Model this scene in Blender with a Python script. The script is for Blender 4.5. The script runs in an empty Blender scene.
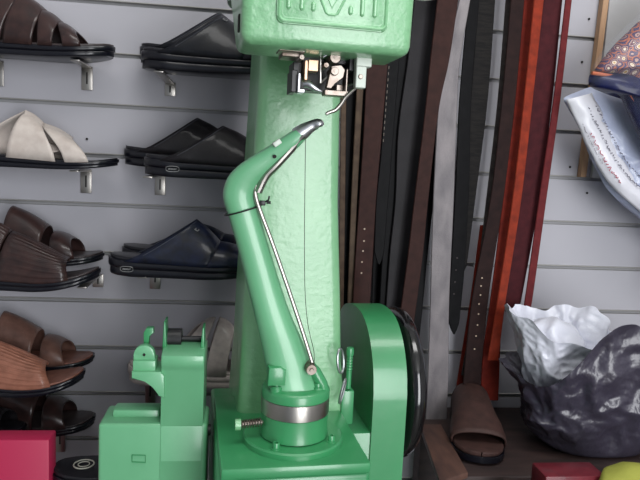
import bpy, bmesh, math, random
from mathutils import Vector, Matrix, noise
random.seed(7)
S = bpy.context.scene
COL = S.collection
PI = math.pi
V = Vector

# ---------------------------------------------------------------- camera
CZ = 1.35
YAW, PIT, ROL, D = -0.1203, -0.12, -0.0482, 1.3503
F = 640.0
R = Matrix.Rotation(YAW, 3, 'Z') @ Matrix.Rotation(PIT, 3, 'X') @ Matrix.Rotation(ROL, 3, 'Y')
CAM = V((0, -D, CZ))
cd = bpy.data.cameras.new('camera'); cd.sensor_width = 36; cd.lens = 36 * F / 640; cd.clip_start = .02
co = bpy.data.objects.new('camera', cd); COL.objects.link(co)
rr, uu, bb = R @ V((1, 0, 0)), R @ V((0, 0, 1)), -(R @ V((0, 1, 0)))
M4 = Matrix((rr, uu, bb)).transposed().to_4x4(); M4.translation = CAM
co.matrix_world = M4
S.camera = co

def ray(x, y): return R @ V(((x - 320) / F, 1, (240 - y) / F))
def P(x, y, Y):                       # point of the photograph at world depth Y
    d = ray(x, y); return CAM + d * ((Y - CAM.y) / d.y)
def PZ(x, y, z):
    d = ray(x, y); return CAM + d * ((z - CAM.z) / d.z)

# ---------------------------------------------------------------- materials
def lin(c):
    return tuple(((v / 255) / 12.92 if v <= 10 else (((v / 255) + .055) / 1.055) ** 2.4) for v in c) + (1,)
def mat(name, rgb, rough=.5, metal=0, coat=0, bump=None, var=None, alpha=None, sheen=0, trans=0, spec=.5, bump2=None):
    m = bpy.data.materials.new(name); m.use_nodes = True
    nt = m.node_tree; N = nt.nodes; L = nt.links
    b = N['Principled BSDF']
    b.inputs['Base Color'].default_value = lin(rgb)
    b.inputs['Roughness'].default_value = rough
    b.inputs['Metallic'].default_value = metal
    b.inputs['Coat Weight'].default_value = coat
    b.inputs['Coat Roughness'].default_value = .12
    b.inputs['Specular IOR Level'].default_value = spec
    b.inputs['Sheen Weight'].default_value = sheen
    b.inputs['Transmission Weight'].default_value = trans
    if alpha is not None: b.inputs['Alpha'].default_value = alpha
    tc = N.new('ShaderNodeTexCoord')
    if var:                            # (second colour, scale, stretch xyz, lo, hi)
        rgb2, sc, st, lo, hi = var
        mp = N.new('ShaderNodeMapping'); mp.inputs['Scale'].default_value = st
        L.new(tc.outputs['Object'], mp.inputs['Vector'])
        nz = N.new('ShaderNodeTexNoise'); nz.inputs['Scale'].default_value = sc; nz.inputs['Detail'].default_value = 6
        L.new(mp.outputs[0], nz.inputs['Vector'])
        cr = N.new('ShaderNodeValToRGB')
        cr.color_ramp.elements[0].position = lo; cr.color_ramp.elements[1].position = hi
        cr.color_ramp.elements[0].color = lin(rgb); cr.color_ramp.elements[1].color = lin(rgb2)
        L.new(nz.outputs['Fac'], cr.inputs['Fac']); L.new(cr.outputs['Color'], b.inputs['Base Color'])
    prev = None
    for bp in (bump, bump2):
        if not bp: continue
        sc, stg, dist = bp[:3]; st = bp[3] if len(bp) > 3 else (1, 1, 1)
        mp = N.new('ShaderNodeMapping'); mp.inputs['Scale'].default_value = st
        L.new(tc.outputs['Object'], mp.inputs['Vector'])
        nz = N.new('ShaderNodeTexNoise'); nz.inputs['Scale'].default_value = sc; nz.inputs['Detail'].default_value = 3
        L.new(mp.outputs[0], nz.inputs['Vector'])
        bn = N.new('ShaderNodeBump'); bn.inputs['Strength'].default_value = stg; bn.inputs['Distance'].default_value = dist
        L.new(nz.outputs['Fac'], bn.inputs['Height'])
        if prev: L.new(prev.outputs['Normal'], bn.inputs['Normal'])
        L.new(bn.outputs['Normal'], b.inputs['Normal']); prev = bn
    return m

GREEN_S = mat('green_enamel_half_lit', (100, 170, 124), .38, coat=.45, spec=.7, bump=(60, .25, .001), var=((108, 178, 132), 10, (1, 1, 1), .35, .7))  # same enamel, in-between tone: light on arm and small machine put into colour
GREEN = mat('green_enamel_lit', (118, 176, 128), .4, coat=.5, spec=.8, bump=(140, .6, .0014), bump2=(60, .45, .002, (1, 1, 2)), var=((130, 186, 138), 14, (1, 1, 1), .35, .7))  # column and head: same enamel painted paler for the light they catch
GREEN_D = mat('green_enamel_shaded', (50, 136, 84), .36, coat=.4, spec=.7, bump=(60, .25, .001), var=((58, 146, 92), 10, (1, 1, 1), .35, .7))  # same enamel painted darker where base, guard and turntable get less light
STEEL = mat('brushed_steel', (172, 168, 162), .33, metal=1, bump=(300, .1, .0005, (1, 1, .1)))
STEEL_W = mat('worn_steel', (150, 140, 132), .42, metal=1, bump=(90, .3, .001), var=((110, 96, 86), 60, (1, 1, 1), .45, .7))
CHROME = mat('bright_steel', (196, 198, 202), .36, metal=1)
BRONZE = mat('bronze', (190, 160, 135), .4, metal=1)
PALE = mat('pale_bare_casting', (206, 214, 204), .55, metal=.2, bump=(120, .4, .001))
BLACKGLOSS = mat('black_gloss', (14, 14, 16), .14, coat=.6)
BLACKPART = mat('oily_black', (22, 22, 24), .4, bump=(80, .3, .001))
THREAD = mat('thread', (58, 64, 56), .8)
WALL = mat('slat_laminate', (176, 175, 182), .42, bump=(40, .05, .001), var=((172, 171, 178), 5, (1, 1, 1), .3, .7))
PANELM = mat('plain_laminate', (174, 173, 174), .45, var=((168, 167, 168), 5, (1, 1, 1), .3, .7))
ALU = mat('slot_aluminium', (168, 166, 162), .4, metal=.5)
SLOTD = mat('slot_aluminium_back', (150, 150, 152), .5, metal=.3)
WOOD = mat('raw_wood_edge', (178, 142, 110), .6, var=((160, 124, 94), 30, (6, 6, .5), .35, .7))
BENCHM = mat('worn_dark_wood', (64, 48, 46), .6, var=((42, 32, 32), 9, (1, 5, 5), .35, .65), bump=(50, .3, .002))
FLOORM = mat('floor_tile', (120, 116, 112), .5, var=((100, 96, 92), 4, (1, 1, 1), .3, .7))
HOLE = mat('dark_hole', (24, 20, 20), .8)
BLK_SOLE = mat('black_rubber_sole', (14, 15, 24), .28, bump=(60, .1, .001))
CRIMSON = mat('crimson_card', (178, 34, 76), .5, bump=(20, .1, .002))

def leather(name, c, c2=None, rough=.42, sc=60, coat=.15):
    return mat(name, c, (rough if not name.startswith('belt') else rough + .1), coat=coat if not name.startswith('belt') else coat * .1, spec=.06 if name.startswith('belt') else .28, bump=(220, .25, .0006), var=((c2 or tuple(int(v * .8) for v in c)), sc, (1, 1, 1), .35, .7))

# ---------------------------------------------------------------- mesh helpers
def finish(name, bm, m, parent=None, sharp=35, label=None, mats=None, loc=None):
    bmesh.ops.recalc_face_normals(bm, faces=bm.faces[:])
    me = bpy.data.meshes.new(name); bm.to_mesh(me); bm.free()
    for x in (mats or [m]): me.materials.append(x)
    for p in me.polygons: p.use_smooth = True
    me.set_sharp_from_angle(angle=math.radians(sharp))
    o = bpy.data.objects.new(name, me); COL.objects.link(o)
    if parent: o.parent = parent
    if label: o['label'] = label
    if loc is not None: o.location = loc
    return o
def tag(o, label, cat, group=None):
    o['label'] = label; o['category'] = cat
    if group: o['group'] = group
    return o
def thing(name, label, cat, loc=(0, 0, 0), rz=0, group=None):
    o = bpy.data.objects.new(name, None); o.empty_display_size = .05; COL.objects.link(o)
    o.location = loc; o.rotation_euler = (0, 0, rz)
    return tag(o, label, cat, group)
def BM(): return bmesh.new()
def box(bm, a, b, bev=0, seg=2, rot=None):
    a, b = V(a), V(b); c = (a + b) / 2; s = b - a
    r = bmesh.ops.create_cube(bm, size=1)
    vs = r['verts']
    for v in vs: v.co = V((v.co.x * s.x, v.co.y * s.y, v.co.z * s.z))
    if bev:
        es = list({e for v in vs for e in v.link_edges})
        rb = bmesh.ops.bevel(bm, geom=es, offset=bev, segments=seg, profile=.5, affect='EDGES')
        vs = list({v for f in rb['faces'] for v in f.verts} | {v for v in vs if v.is_valid})
    for v in vs:
        if rot is not None: v.co = rot @ v.co
        v.co += c
    return vs
def loft(bm, rings, cap=True, closed=True):
    R_ = [[bm.verts.new(p) for p in ring] for ring in rings]
    n = len(R_[0])
    for a, b in zip(R_, R_[1:]):
        for i in range(n if closed else n - 1):
            j = (i + 1) % n
            bm.faces.new((a[i], a[j], b[j], b[i]))
    if cap and closed:
        bm.faces.new(R_[0][::-1]); bm.faces.new(R_[-1])
    return R_
def frame(t, up=V((0, 1, 0))):
    t = t.normalized()
    if abs(t.dot(up)) > .95: up = V((1, 0, 0))
    s = t.cross(up).normalized(); u = s.cross(t).normalized()
    return s, u
def tube(bm, pts, rad, n=12, up=V((0, 1, 0)), flat=1.0):
    pts = [V(p) for p in pts]
    if not hasattr(rad, '__len__'): rad = [rad] * len(pts)
    rings = []
    for i, p in enumerate(pts):
        t = (pts[min(i + 1, len(pts) - 1)] - pts[max(i - 1, 0)])
        s, u = frame(t, up)
        rings.append([p + (s * math.cos(k * 2 * PI / n) + u * math.sin(k * 2 * PI / n) * flat) * rad[i] for k in range(n)])
    loft(bm, rings)
def cyl(bm, a, b, r, n=24, r2=None): tube(bm, [a, b], [r, r if r2 is None else r2], n)
def lathe(bm, prof, n=48, c=(0, 0, 0), ax='Z'):
    c = V(c); rings = []
    for r, h in prof:
        ring = []
        for k in range(n):
            a = 2 * PI * k / n; x, y = r * math.cos(a), r * math.sin(a)
            ring.append(c + (V((x, y, h)) if ax == 'Z' else V((h, x, y)) if ax == 'X' else V((x, h, y))))
        rings.append(ring)
    loft(bm, rings)
def torus(bm, c, Rr, r, ax='X', n=48, m=16, sx=1):
    c = V(c); rings = []
    for k in range(n + 1):
        a = 2 * PI * k / n; ring = []
        for j in range(m):
            q = 2 * PI * j / m; rad = Rr + r * math.cos(q); h = r * math.sin(q) * sx
            x, y = rad * math.cos(a), rad * math.sin(a)
            ring.append(c + (V((x, y, h)) if ax == 'Z' else V((h, x, y)) if ax == 'X' else V((x, h, y))))
        rings.append(ring)
    loft(bm, rings, cap=False); bmesh.ops.remove_doubles(bm, verts=bm.verts[:], dist=1e-6)
def catmull(pts, n=8):
    pts = [tuple(p) for p in pts]; out = []
    for i in range(len(pts) - 1):
        p0 = pts[max(i - 1, 0)]; p1 = pts[i]; p2 = pts[i + 1]; p3 = pts[min(i + 2, len(pts) - 1)]
        for k in range(n):
            t = k / n
            out.append(tuple(.5 * ((2 * b) + (-a + c) * t + (2 * a - 5 * b + 4 * c - d) * t * t + (-a + 3 * b - 3 * c + d) * t ** 3) for a, b, c, d in zip(p0, p1, p2, p3)))
    out.append(pts[-1]); return out
def prism(bm, poly, a, b, ax='Y', bev=0, seg=2):
    """poly: 2D points; extruded along ax from a to b"""
    def mk(p, h): return V((p[0], h, p[1])) if ax == 'Y' else V((h, p[0], p[1])) if ax == 'X' else V((p[0], p[1], h))
    v0 = [bm.verts.new(mk(p, a)) for p in poly]; v1 = [bm.verts.new(mk(p, b)) for p in poly]
    f0 = bm.faces.new(v0); f1 = bm.faces.new(v1[::-1])
    n = len(poly); fs = [f0, f1]
    for i in range(n): fs.append(bm.faces.new((v0[i], v1[i], v1[(i + 1) % n], v0[(i + 1) % n])))
    if bev:
        es = list({e for f in (f0, f1) for e in f.edges})
        bmesh.ops.bevel(bm, geom=es, offset=bev, segments=seg, profile=.5, affect='EDGES')
def rrect(x0, z0, x1, z1, r, n=6):
    pts = []
    for cx, cz, a0 in ((x1 - r, z1 - r, 0), (x0 + r, z1 - r, 90), (x0 + r, z0 + r, 180), (x1 - r, z0 + r, 270)):
        for k in range(n + 1):
            a = math.radians(a0 + 90 * k / n); pts.append((cx + r * math.cos(a), cz + r * math.sin(a)))
    return pts
def ridged(p):
    return 1 - abs(noise.noise(p)) * 2

# ---------------------------------------------------------------- room shell
G1 = CZ + .2924
def build_wall():
    bm = BM()
    x0, x1 = -1.6, 2.2
    prof = []                                          # (y, z) from low to high; wall front at y=0, slots at every 0.1 m
    z = 0.0; k0 = int((G1) / .1); first = G1 - k0 * .1
    prof.append((0, 0)); mats = []
    zz = first
    while zz < 2.55:
        o = .0036
        prof += [(0, zz - o), (.006, zz - o + .0005), (.006, zz + o), (0, zz + o)]
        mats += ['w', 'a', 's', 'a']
        zz += .1
    prof.append((0, 2.6)); mats.append('w')
    a = [bm.verts.new((x0, y, z)) for y, z in prof]; b = [bm.verts.new((x1, y, z)) for y, z in prof]
    for i in range(len(prof) - 1):
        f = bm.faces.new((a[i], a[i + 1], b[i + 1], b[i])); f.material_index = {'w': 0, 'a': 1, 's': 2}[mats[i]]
    # back of the panel
    c = [bm.verts.new((x, .02, z)) for x, z in ((x0, 0), (x1, 0), (x1, 2.6), (x0, 2.6))]
    bm.faces.new(c)
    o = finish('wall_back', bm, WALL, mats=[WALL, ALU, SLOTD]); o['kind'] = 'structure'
    # little aluminium lips that stand proud on each slot
    bm = BM(); zz = first
    while zz < 2.55:
        box(bm, (x0, -.0022, zz + .0030), (x1, .004, zz + .0056), .0008, 1)
        zz += .1
    o = finish('trim_1', bm, ALU); o['kind'] = 'structure'
build_wall()
bm = BM(); box(bm, (-1.6, -3.2, -.05), (2.2, .02, 0)); finish('floor', bm, FLOORM)['kind'] = 'structure'
bm = BM(); box(bm, (-1.6, -3.2, 2.6), (2.2, .02, 2.65)); finish('ceiling', bm, mat('ceiling_paint', (225, 225, 222), .8))['kind'] = 'structure'
bm = BM(); box(bm, (-1.65, -3.2, 0), (-1.6, .02, 2.6)); finish('wall_left', bm, PANELM)['kind'] = 'structure'
bm = BM(); box(bm, (2.2, -3.2, 0), (2.25, .02, 2.6)); finish('wall_right', bm, PANELM)['kind'] = 'structure'
# plain panel with a raw wooden edge at the right
pa, pb = P(609, -10, -.012), P(583, 177, -.012)
bm = BM()
box(bm, (pb.x + .02, -.014, pb.z), (2.19, -.0035, 2.5), .001, 1)
finish('trim_2', bm, PANELM)['kind'] = 'structure'
bm = BM()
q0, q1 = P(583.0, 177, -.018), P(607, -10, -.018)
dx = (q1.x - q0.x) / (q1.z - q0.z) * (2.5 - q0.z)
w_ = .0125
v = [bm.verts.new(p) for p in ((q0.x - w_ / 2, -.02, q0.z), (q0.x + w_ / 2 + .012, -.02, q0.z), (q0.x + w_ / 2 + dx + .012, -.02, 2.5), (q0.x - w_ / 2 + dx, -.02, 2.5))]
for p in v[1:3]: p.co.x -= .012
v2 = [bm.verts.new(p.co + V((0, .0165, 0))) for p in v]
bm.faces.new(v); bm.faces.new(v2[::-1])
for i in range(4): bm.faces.new((v[i], v2[i], v2[(i + 1) % 4], v[(i + 1) % 4]))
finish('trim_3', bm, WOOD)['kind'] = 'structure'
# screw holes in the slat panels at the right
bm = BM()
for x, y in ((589, 19), (582, 62), (570, 167), (587, 193), (637, 339), (87, 139), (111, 49)):
    p = P(x, y, -.001); lathe(bm, [(0.0001, -.0012), (.0024, -.0012), (.0024, .0005), (.0001, .0005)], 16, p, 'Y')
finish('trim_4', bm, HOLE)['kind'] = 'structure'

# ---------------------------------------------------------------- the green sole stitching machine
MY = .082
M0 = P(294, 434, -.55)
mach = thing('shoe_stitching_machine', 'large green enamelled shoe sole stitching machine with raised horn arm and steel ring', 'sewing machine', (M0.x, M0.y, 0), MY)
RI = Matrix.Rotation(-MY, 3, 'Z')
CL = RI @ (CAM - V((M0.x, M0.y, 0)))
def U(x, y, d):                        # local point on plane local y=d
    r = RI @ ray(x, y); return CL + r * ((d - CL.y) / r.y)
def UZ(x, y, z):
    r = RI @ ray(x, y); return CL + r * ((z - CL.z) / r.z)
def UX(x, y, lx):
    r = RI @ ray(x, y); return CL + r * ((lx - CL.x) / r.x)

ZT = M0.z - .006                       # top of base plate
# base plate
fl, fr = UZ(221, 471, ZT), UZ(371, 462, ZT)
fy = (fl.y + fr.y) / 2
xl, xr = fl.x, fr.x
bm = BM(); box(bm, (xl, fy, ZT - .014), (xr, .16, ZT), .003)
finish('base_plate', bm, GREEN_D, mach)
bm = BM(); box(bm, (xl - .002, fy + .006, ZT - .20), (xr + .002, .24, ZT - .0155), .006, 3)
box(bm, (xl + .01, fy + .03, .12), (xr - .01, .22, ZT - .19), .01, 3)
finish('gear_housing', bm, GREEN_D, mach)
bm = BM(); box(bm, (xl - .002, fy - .06, 0), (xr + .06, .32, .03), .008, 3)
prism(bm, [(xl - .001, .028), (xr + .03, .028), (xr - .005, .13), (xl + .005, .13)], fy + .02, .26, 'Y', .006)
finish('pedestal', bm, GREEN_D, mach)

# column (lofted stations, wide rounded box)
CY = .088
def colsec(zl, x0, x1, y0, y1, r):
    return [V((p[0], p[1], zl)) for p in rrect(x0, y0, x1, y1, r, 5)]
st = [((233, 470), 349), ((236, 430), 347), ((238.5, 400), 345), ((241, 360), 342.5), ((244, 300), 342), ((251, 200), 340), ((257, 115), 341.5), ((262, 40), 345), ((264, -30), 349)]
rings = []
for i, ((x, y), x2) in enumerate(st):
    a, b = U(x, y, CY), U(x2, y, CY)
    back = CY + .17 + (.02 if i < 3 else 0)
    rings.append(colsec(a.z, a.x, b.x, CY, back, .014))
bm = BM(); loft(bm, rings)
finish('column', bm, GREEN, mach, 50)
# head
hl, hb, hr = U(238, 20, -.11), U(300, 47, -.11), U(413, 0, -.11)
hr2 = U(408.5, 52, -.11); hl2 = U(241, 42, -.11)
bm = BM()
zb = hb.z
poly = [(-.11, zb), (-.025, zb), (.092, zb + .10), (.21, zb + .10), (.21, zb + .3), (-.11, zb + .3)]
prism(bm, poly, hl2.x, hr2.x + .004, 'X')
for v in bm.verts:
    t_ = (v.co.z - zb) / .3; v.co.x += (-.002 if v.co.x < .0 else .006) * t_
bmesh.ops.bevel(bm, geom=bm.edges[:], offset=.011, segments=5, profile=.5, affect='EDGES')
bmesh.ops.recalc_face_normals(bm, faces=bm.faces[:])
head = finish('machine_head', bm, GREEN, mach, 50)
# head underside flange: thin lip
bm = BM(); p = V((0, -.085, U(238, 22, -.09).z))
box(bm, (hl2.x - .0022, p.y - .004, p.z - .009), (hl.x + .006, p.y + .006, p.z + .009), .001)
finish('side_slot', bm, HOLE, mach)
# badge
FY = -.11
def hp(x, y): q = U(x, y, FY); return (q.x, q.z)
b0, b1 = hp(276, 23), hp(387, 24)
bzx = (b0[1])
bm = BM()
outer = rrect(b0[0], b0[1] , b1[0], b0[1] + .10, .007)
prism(bm, outer, FY - .0035, FY + .004, 'Y', .0015)
badge = finish('raised_badge', bm, GREEN, mach)
# frame ridge
bm = BM()
inner = rrect(b0[0] + .006, b0[1] + .006, b1[0] - .006, b0[1] + .094, .004)
pts = [V((x, FY - .0035, z)) for x, z in rrect(b0[0] + .0025, b0[1] + .0025, b1[0] - .0025, b0[1] + .0975, .006)]
tube(bm, pts + [pts[0]], .0018, 8)
finish('badge_rim', bm, GREEN, badge)
bm = BM(); pts = [V((x, FY - .0032, z)) for x, z in inner]; tube(bm, pts + [pts[0]], .0006, 6)
finish('badge_inner_line', bm, GREEN, badge)
gz = b0[1]
def bar(bm, px, py, ln, r=.0025):
    q = U(px, py, FY); a = V((q.x, FY - .0035, q.z + r))
    pts = [a + V((0, 0, -r * .8)), a, a + V((0, 0, ln)), a + V((0, 0, ln + r * .8))]
    tube(bm, pts, [r * .4, r, r, r * .4], 10)
for px, py, ln in ((288, 10.5, .05), (301, 12, .05), (312.5, 13, .0055), (349.5, 16.5, .0055), (361, 18, .05), (373.5, 19.5, .05)):
    bm = BM(); bar(bm, px, py, ln); finish('raised_bar', bm, GREEN, badge)
vx = U(331, 15.5, FY)
bm = BM()
def seg(bm, a, b, r): tube(bm, [a, b], r, 8)
vp = [V((vx.x + dx, FY - .0035, vx.z + dz)) for dx, dz in ((-.027, .045), (-.006, .0015), (-.003, 0), (.003, 0), (.006, .0015), (.027, .045))]
tube(bm, vp, .0014, 8)
vp = [V((vx.x + dx, FY - .0035, vx.z + dz)) for dx, dz in ((-.0185, .043), (0, .0065), (.0185, .043))]
tube(bm, vp, .0009, 8)
finish('raised_v_mark', bm, GREEN, badge)

# horn arm: sweeping casting from the turntable to the nose
def hs(xl_, yl_, xr_, yr_, d, depth): return (U(xl_, yl_, d), U(xr_, yr_, d), depth)
hst = [(268, 392, 322, 390, 0, .031), (267, 386, 319, 384, 0, .0285), (267, 377, 314, 376, 0, .026), (265, 364, 311, 362, 0, .025), (259, 335, 300, 335, 0, .024), (253.5, 312, 290, 312, 0, .022),
       (248, 290, 282, 289, 0, .020), (239.5, 255, 270, 250, 0, .0185), (229, 218, 258.5, 210, -.002, .0175),
       (223.5, 201, 255, 196, -.004, .017), (223.5, 189, 257.5, 188, -.006, .0165), (228.5, 176, 262, 181, -.009, .016), (239, 165, 271, 172.5, -.013, .015),
       (252, 156, 280, 164.5, -.017, .0135), (268, 146.5, 290, 155, -.022, .012), (283, 136.5, 298.5, 147, -.027, .0105), (294, 129.5, 305, 140, -.03, .0095)]
def quad(s, sub=1): return s
hst_i = catmull(hst, 4)
rings = []
for xa, ya, xb, yb, d, dep in hst_i:
    a, b = U(xa, ya, d), U(xb, yb, d); c = (a + b) / 2; h = (a - b) / 2
    ring = []
    n = 28
    for k in range(n):
        t = 2 * PI * k / n; cx, sy = math.cos(t), math.sin(t)
        cx = math.copysign(abs(cx) ** .75, cx); sy = math.copysign(abs(sy) ** .75, sy)
        ring.append(c + h * cx + V((0, 1, 0)) * dep * sy)
    rings.append(ring)
bm = BM(); loft(bm, rings)
horn = finish('horn_arm', bm, GREEN_S, mach, 60)
# steel face plate along the underside of the nose
bm = BM()
pl = [(258.5, 193), (266, 178), (276, 167.5), (290, 152), (299, 141.5), (305, 136)]
pts = [U(x - .5, y - 2.2, -.013 - .016 * i / 5) for i, (x, y) in enumerate(pl)]
tube(bm, catmull(pts, 5), .0058, 14, flat=2.2)
finish('steel_edge_strip', bm, STEEL, horn, label='bare steel strip along the lower edge')
# nose
bm = BM()
ns = [(297, 136, -.029, .0098), (303, 131.5, -.031, .0092), (309, 127.5, -.034, .0074), (314, 125, -.036, .0064), (318, 124, -.038, .0062), (320.5, 125, -.039, .0054), (321.5, 126.5, -.039, .0022)]
ns = catmull(ns, 4)
tube(bm, [U(x, y, d) for x, y, d, r in ns], [n_[3] for n_ in ns], 18)
finish('horn_nose', bm, CHROME, horn, label='bright steel horn tip')
bm = BM(); p = U(274.5, 156.5, -.034)
lathe(bm, [(.0001, -.002), (.0022, -.002), (.0022, .008), (.0001, .008)], 16, p, 'Y'); finish('oil_hole', bm, HOLE, horn)
bm = BM(); p = U(277.5, 143, -.0385); box(bm, p + V((-.005, 0, -.003)), p + V((.005, .01, .003)), .001, rot=Matrix.Rotation(-.65, 3, 'Y')); finish('bare_patch', bm, PALE, horn)
# long steel rod in front of the arm
bm = BM()
rp = catmull([(257, 184, -.017), (255.5, 194, -.019), (260, 210, -.021), (272, 242, -.022), (288, 288, -.024), (303, 333, -.026), (312, 362, -.027)], 6)
tube(bm, [U(*p) for p in rp], .0026, 10)
finish('thread_tube', bm, STEEL, horn, label='long bare steel tube along the arm')
# zip tie
bm = BM()
A_, B_ = U(225, 215, -.002), U(262, 204, -.002); c = (A_ + B_) / 2; h = (A_ - B_) / 2
pts = [c + h * math.cos(t) * 1.02 + V((0, 1, 0)) * .0205 * math.sin(t) for t in [2 * PI * k / 32 for k in range(33)]]
tube(bm, pts, .0011, 6, up=V((0, 0, 1)))
q = U(263, 203, -.02); box(bm, q + V((-.004, -.003, -.003)), q + V((.003, .003, .003)), .001)
tube(bm, [q, q + V((.006, -.004, .004)), q + V((.007, -.004, .009))], .0012, 6)
tube(bm, [q + V((.004, -.002, .001)), q + V((.009, -.003, .001))], .0018, 6)
finish('cable_tie', bm, BLACKPART, horn)
# pads cast on the foot of the arm
foot = U(297, 388, 0)
c0 = V((0, 0, 0)); RC = U(295, 405, 0); rx = (U(328.5, 405, 0) - U(261.5, 405, 0)).length / 2
cxr = RC.x
bm = BM()
def uz(py): return U(295, py, -rx).z  # height of a ring's front edge seen at py
z_t1, z_t2, z_s0, z_s1 = uz(397) + .012, uz(406), uz(408), uz(424)
lathe(bm, [(rx * .5, uz(396)), (rx * .9, uz(396.5)), (rx * .97, uz(398)), (rx * 1.0, uz(400)), (rx * 1.0, z_s0 + .0012), (rx * .9, z_s0)], 56, (cxr, 0, 0))
turn = finish('arm_collar', bm, GREEN_D, horn, 40)
bm = BM()
lathe(bm, [(rx * .96, z_s0 + .0012), (rx * .995, z_s0), (rx * 1.0, z_s0 - .001), (rx * 1.0, z_s1 + .001), (rx * .96, z_s1)], 64, (cxr, 0, 0))
finish('turntable_ring', bm, STEEL, mach, 30, label='brushed bare steel ring')
bm = BM()
lathe(bm, [(rx * .94, z_s1 + .001), (rx * .98, z_s1), (rx * .98, ZT + .018), (rx * 1.01, ZT + .010)], 64, (cxr, 0, 0))
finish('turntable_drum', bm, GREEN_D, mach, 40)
fx = (U(342, 436, 0).x - U(244, 436, 0).x) / 2; fcx = U(293, 436, 0).x
bm = BM(); lathe(bm, [(fx * .3, ZT - .001), (fx, ZT - .001), (fx, ZT + .0065), (fx * .97, ZT + .0085), (fx * .3, ZT + .0088)], 64, (fcx, 0, 0))
flange = finish('turntable_flange', bm, GREEN_D, mach, 40)
def bolt(x, y, z, r=.0045, h=.008, par=mach, m=GREEN_D):
    bm = BM(); lathe(bm, [(r, 0), (r, h * .85), (r * .9, h), (r * .55, h), (r * .5, h * .55), (.0001, h * .55)], 20, (x, y, z)); lathe(bm, [(r * 1.5, -.0006), (r * 1.5, .0012), (r, .0013)], 20, (x, y, z))
    return finish('socket_bolt', bm, m, par)
zf = ZT + .0085
for px, py in ((238, 0), (325, 0)):
    a_ = math.radians(px); bolt(fcx + fx * .83 * math.cos(a_), fx * .83 * math.sin(a_), zf, par=flange)
for a in (70, 110): bolt(fcx + fx * .82 * math.cos(math.radians(a)), fx * .82 * math.sin(math.radians(a)), zf, par=flange)
# ears and bolts at the arm foot
for px, py, d in ((277, 389, -.026), (318.5, 390, -.024)):
    p = U(px, py, d)
    bm = BM(); lathe(bm, [(.0085, -.004), (.0085, .004), (.007, .006), (.0001, .006)], 24, (p.x, p.y + .006, p.z - .004)); lug = finish('bolt_lug', bm, GREEN_D, turn)
    bolt(p.x, p.y + .006, p.z + .0015, .005, .006, par=lug)
# casting pocket outline left, and rod clamp bolt at right
bm = BM()
a = U(277, 371, -.024)
prism(bm, [(a.x - .012, a.z - .018), (a.x + .011, a.z - .018), (a.x + .011, a.z + .002), (a.x + .004, a.z + .006), (a.x - .011, a.z + .006)], -.0295, -.012, 'Y', .003)
finish('casting_boss', bm, GREEN_D, horn)
bm = BM(); p = U(311, 369, -.03)
lathe(bm, [(.0001, -.006), (.0022, -.006), (.0028, -.0045), (.0062, -.0045), (.007, -.003), (.007, .022), (.0001, .022)], 24, p, 'Y')
finish('rod_clamp', bm, STEEL_W, horn)
bm = BM(); p = U(318, 378, -.012); tube(bm, [U(306, 362, -.012), U(315, 372, -.014), U(322, 384, -.016), U(324, 393, -.016)], [.007, .008, .0075, .007], 14)
finish('clamp_rib', bm, GREEN_D, horn)
# screw with spring at left of the turntable
k0, k1 = U(237.5, 424.5, -.012), U(262, 422, -.012)
bm = BM(); cyl(bm, k0 + V((.004, 0, 0)), k1, .0028, 14); spr = finish('adjusting_screw', bm, STEEL_W, mach)
bm = BM(); cyl(bm, k0 - V((.003, 0, 0)), k0 + V((.004, 0, 0)), .0072, 20); finish('screw_head', bm, GREEN, spr)
bm = BM(); n = 8 * 14
d = k1 - k0
tube(bm, [k0 + V((.004, 0, 0)) + (d - V((.004, 0, 0))) * (i / n) + V((0, math.cos(i * 2 * PI / 14), math.sin(i * 2 * PI / 14))) * .0048 for i in range(n + 1)], .0011, 6, up=V((1, 0, 0)))
finish('spring', bm, STEEL_W, spr)
# thread hanging from the needle zone
bm = BM()
tube(bm, [U(*p) for p in catmull([(305.5, 139, -.03), (305, 180, -.02), (304.5, 230, -.01), (305, 290, 0), (308, 325, 0), (314, 352, -.012), (314, 366, -.028)], 6)], .00045, 5)
finish('thread', bm, THREAD, mach)
# needle and looper mechanism under the head
def qb(bm, x0, y0, x1, y1, d0, d1, bev=.0008):
    a, b = U(x0, y1, d0), U(x1, y0, d0); box(bm, (a.x, d0, a.z), (b.x, d1, b.z), bev, 1)
bm = BM()
qb(bm, 291, 70, 298, 92, -.06, -.025); qb(bm, 293, 62, 303, 75, -.045, -.01)
cage = finish('needle_block', bm, BLACKPART, mach)
bm = BM(); qb(bm, 297.5, 73, 301, 92, -.067, -.05); qb(bm, 297.5, 89, 305, 92.5, -.067, -.05)
finish('left_guide_plate', bm, CHROME, cage)
bm = BM(); qb(bm, 345, 69, 348.5, 94, -.067, -.05); qb(bm, 324.5, 91, 348.5, 95, -.067, -.05); qb(bm, 336, 85, 346, 93, -.055, -.03)
finish('right_guide_plate', bm, STEEL_W, cage)
bm = BM(); qb(bm, 304, 60, 308.5, 80, -.062, -.045); qb(bm, 308, 60, 319, 71, -.06, -.045)
finish('bronze_guide', bm, BRONZE, cage)
bm = BM(); qb(bm, 300, 60, 346, 90, -.03, .0); qb(bm, 300, 46, 352, 61, -.045, .0)
finish('looper_housing', bm, BLACKPART, cage)
bm = BM(); tube(bm, [U(*p) for p in ((304, 84, -.058), (309, 84, -.060), (316, 89, -.062), (322, 91.5, -.062))], [.004, .0045, .0035, .0012], 14)
finish('looper', bm, CHROME, cage)
bm = BM(); tube(bm, [U(*p) for p in ((320.5, 54, -.062), (320.5, 83, -.064))], .0014, 10); tube(bm, [U(*p) for p in ((320.5, 83, -.064), (327, 77, -.066))], .0012, 8)
finish('needle_bar', bm, STEEL, cage)
bm = BM()
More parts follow.
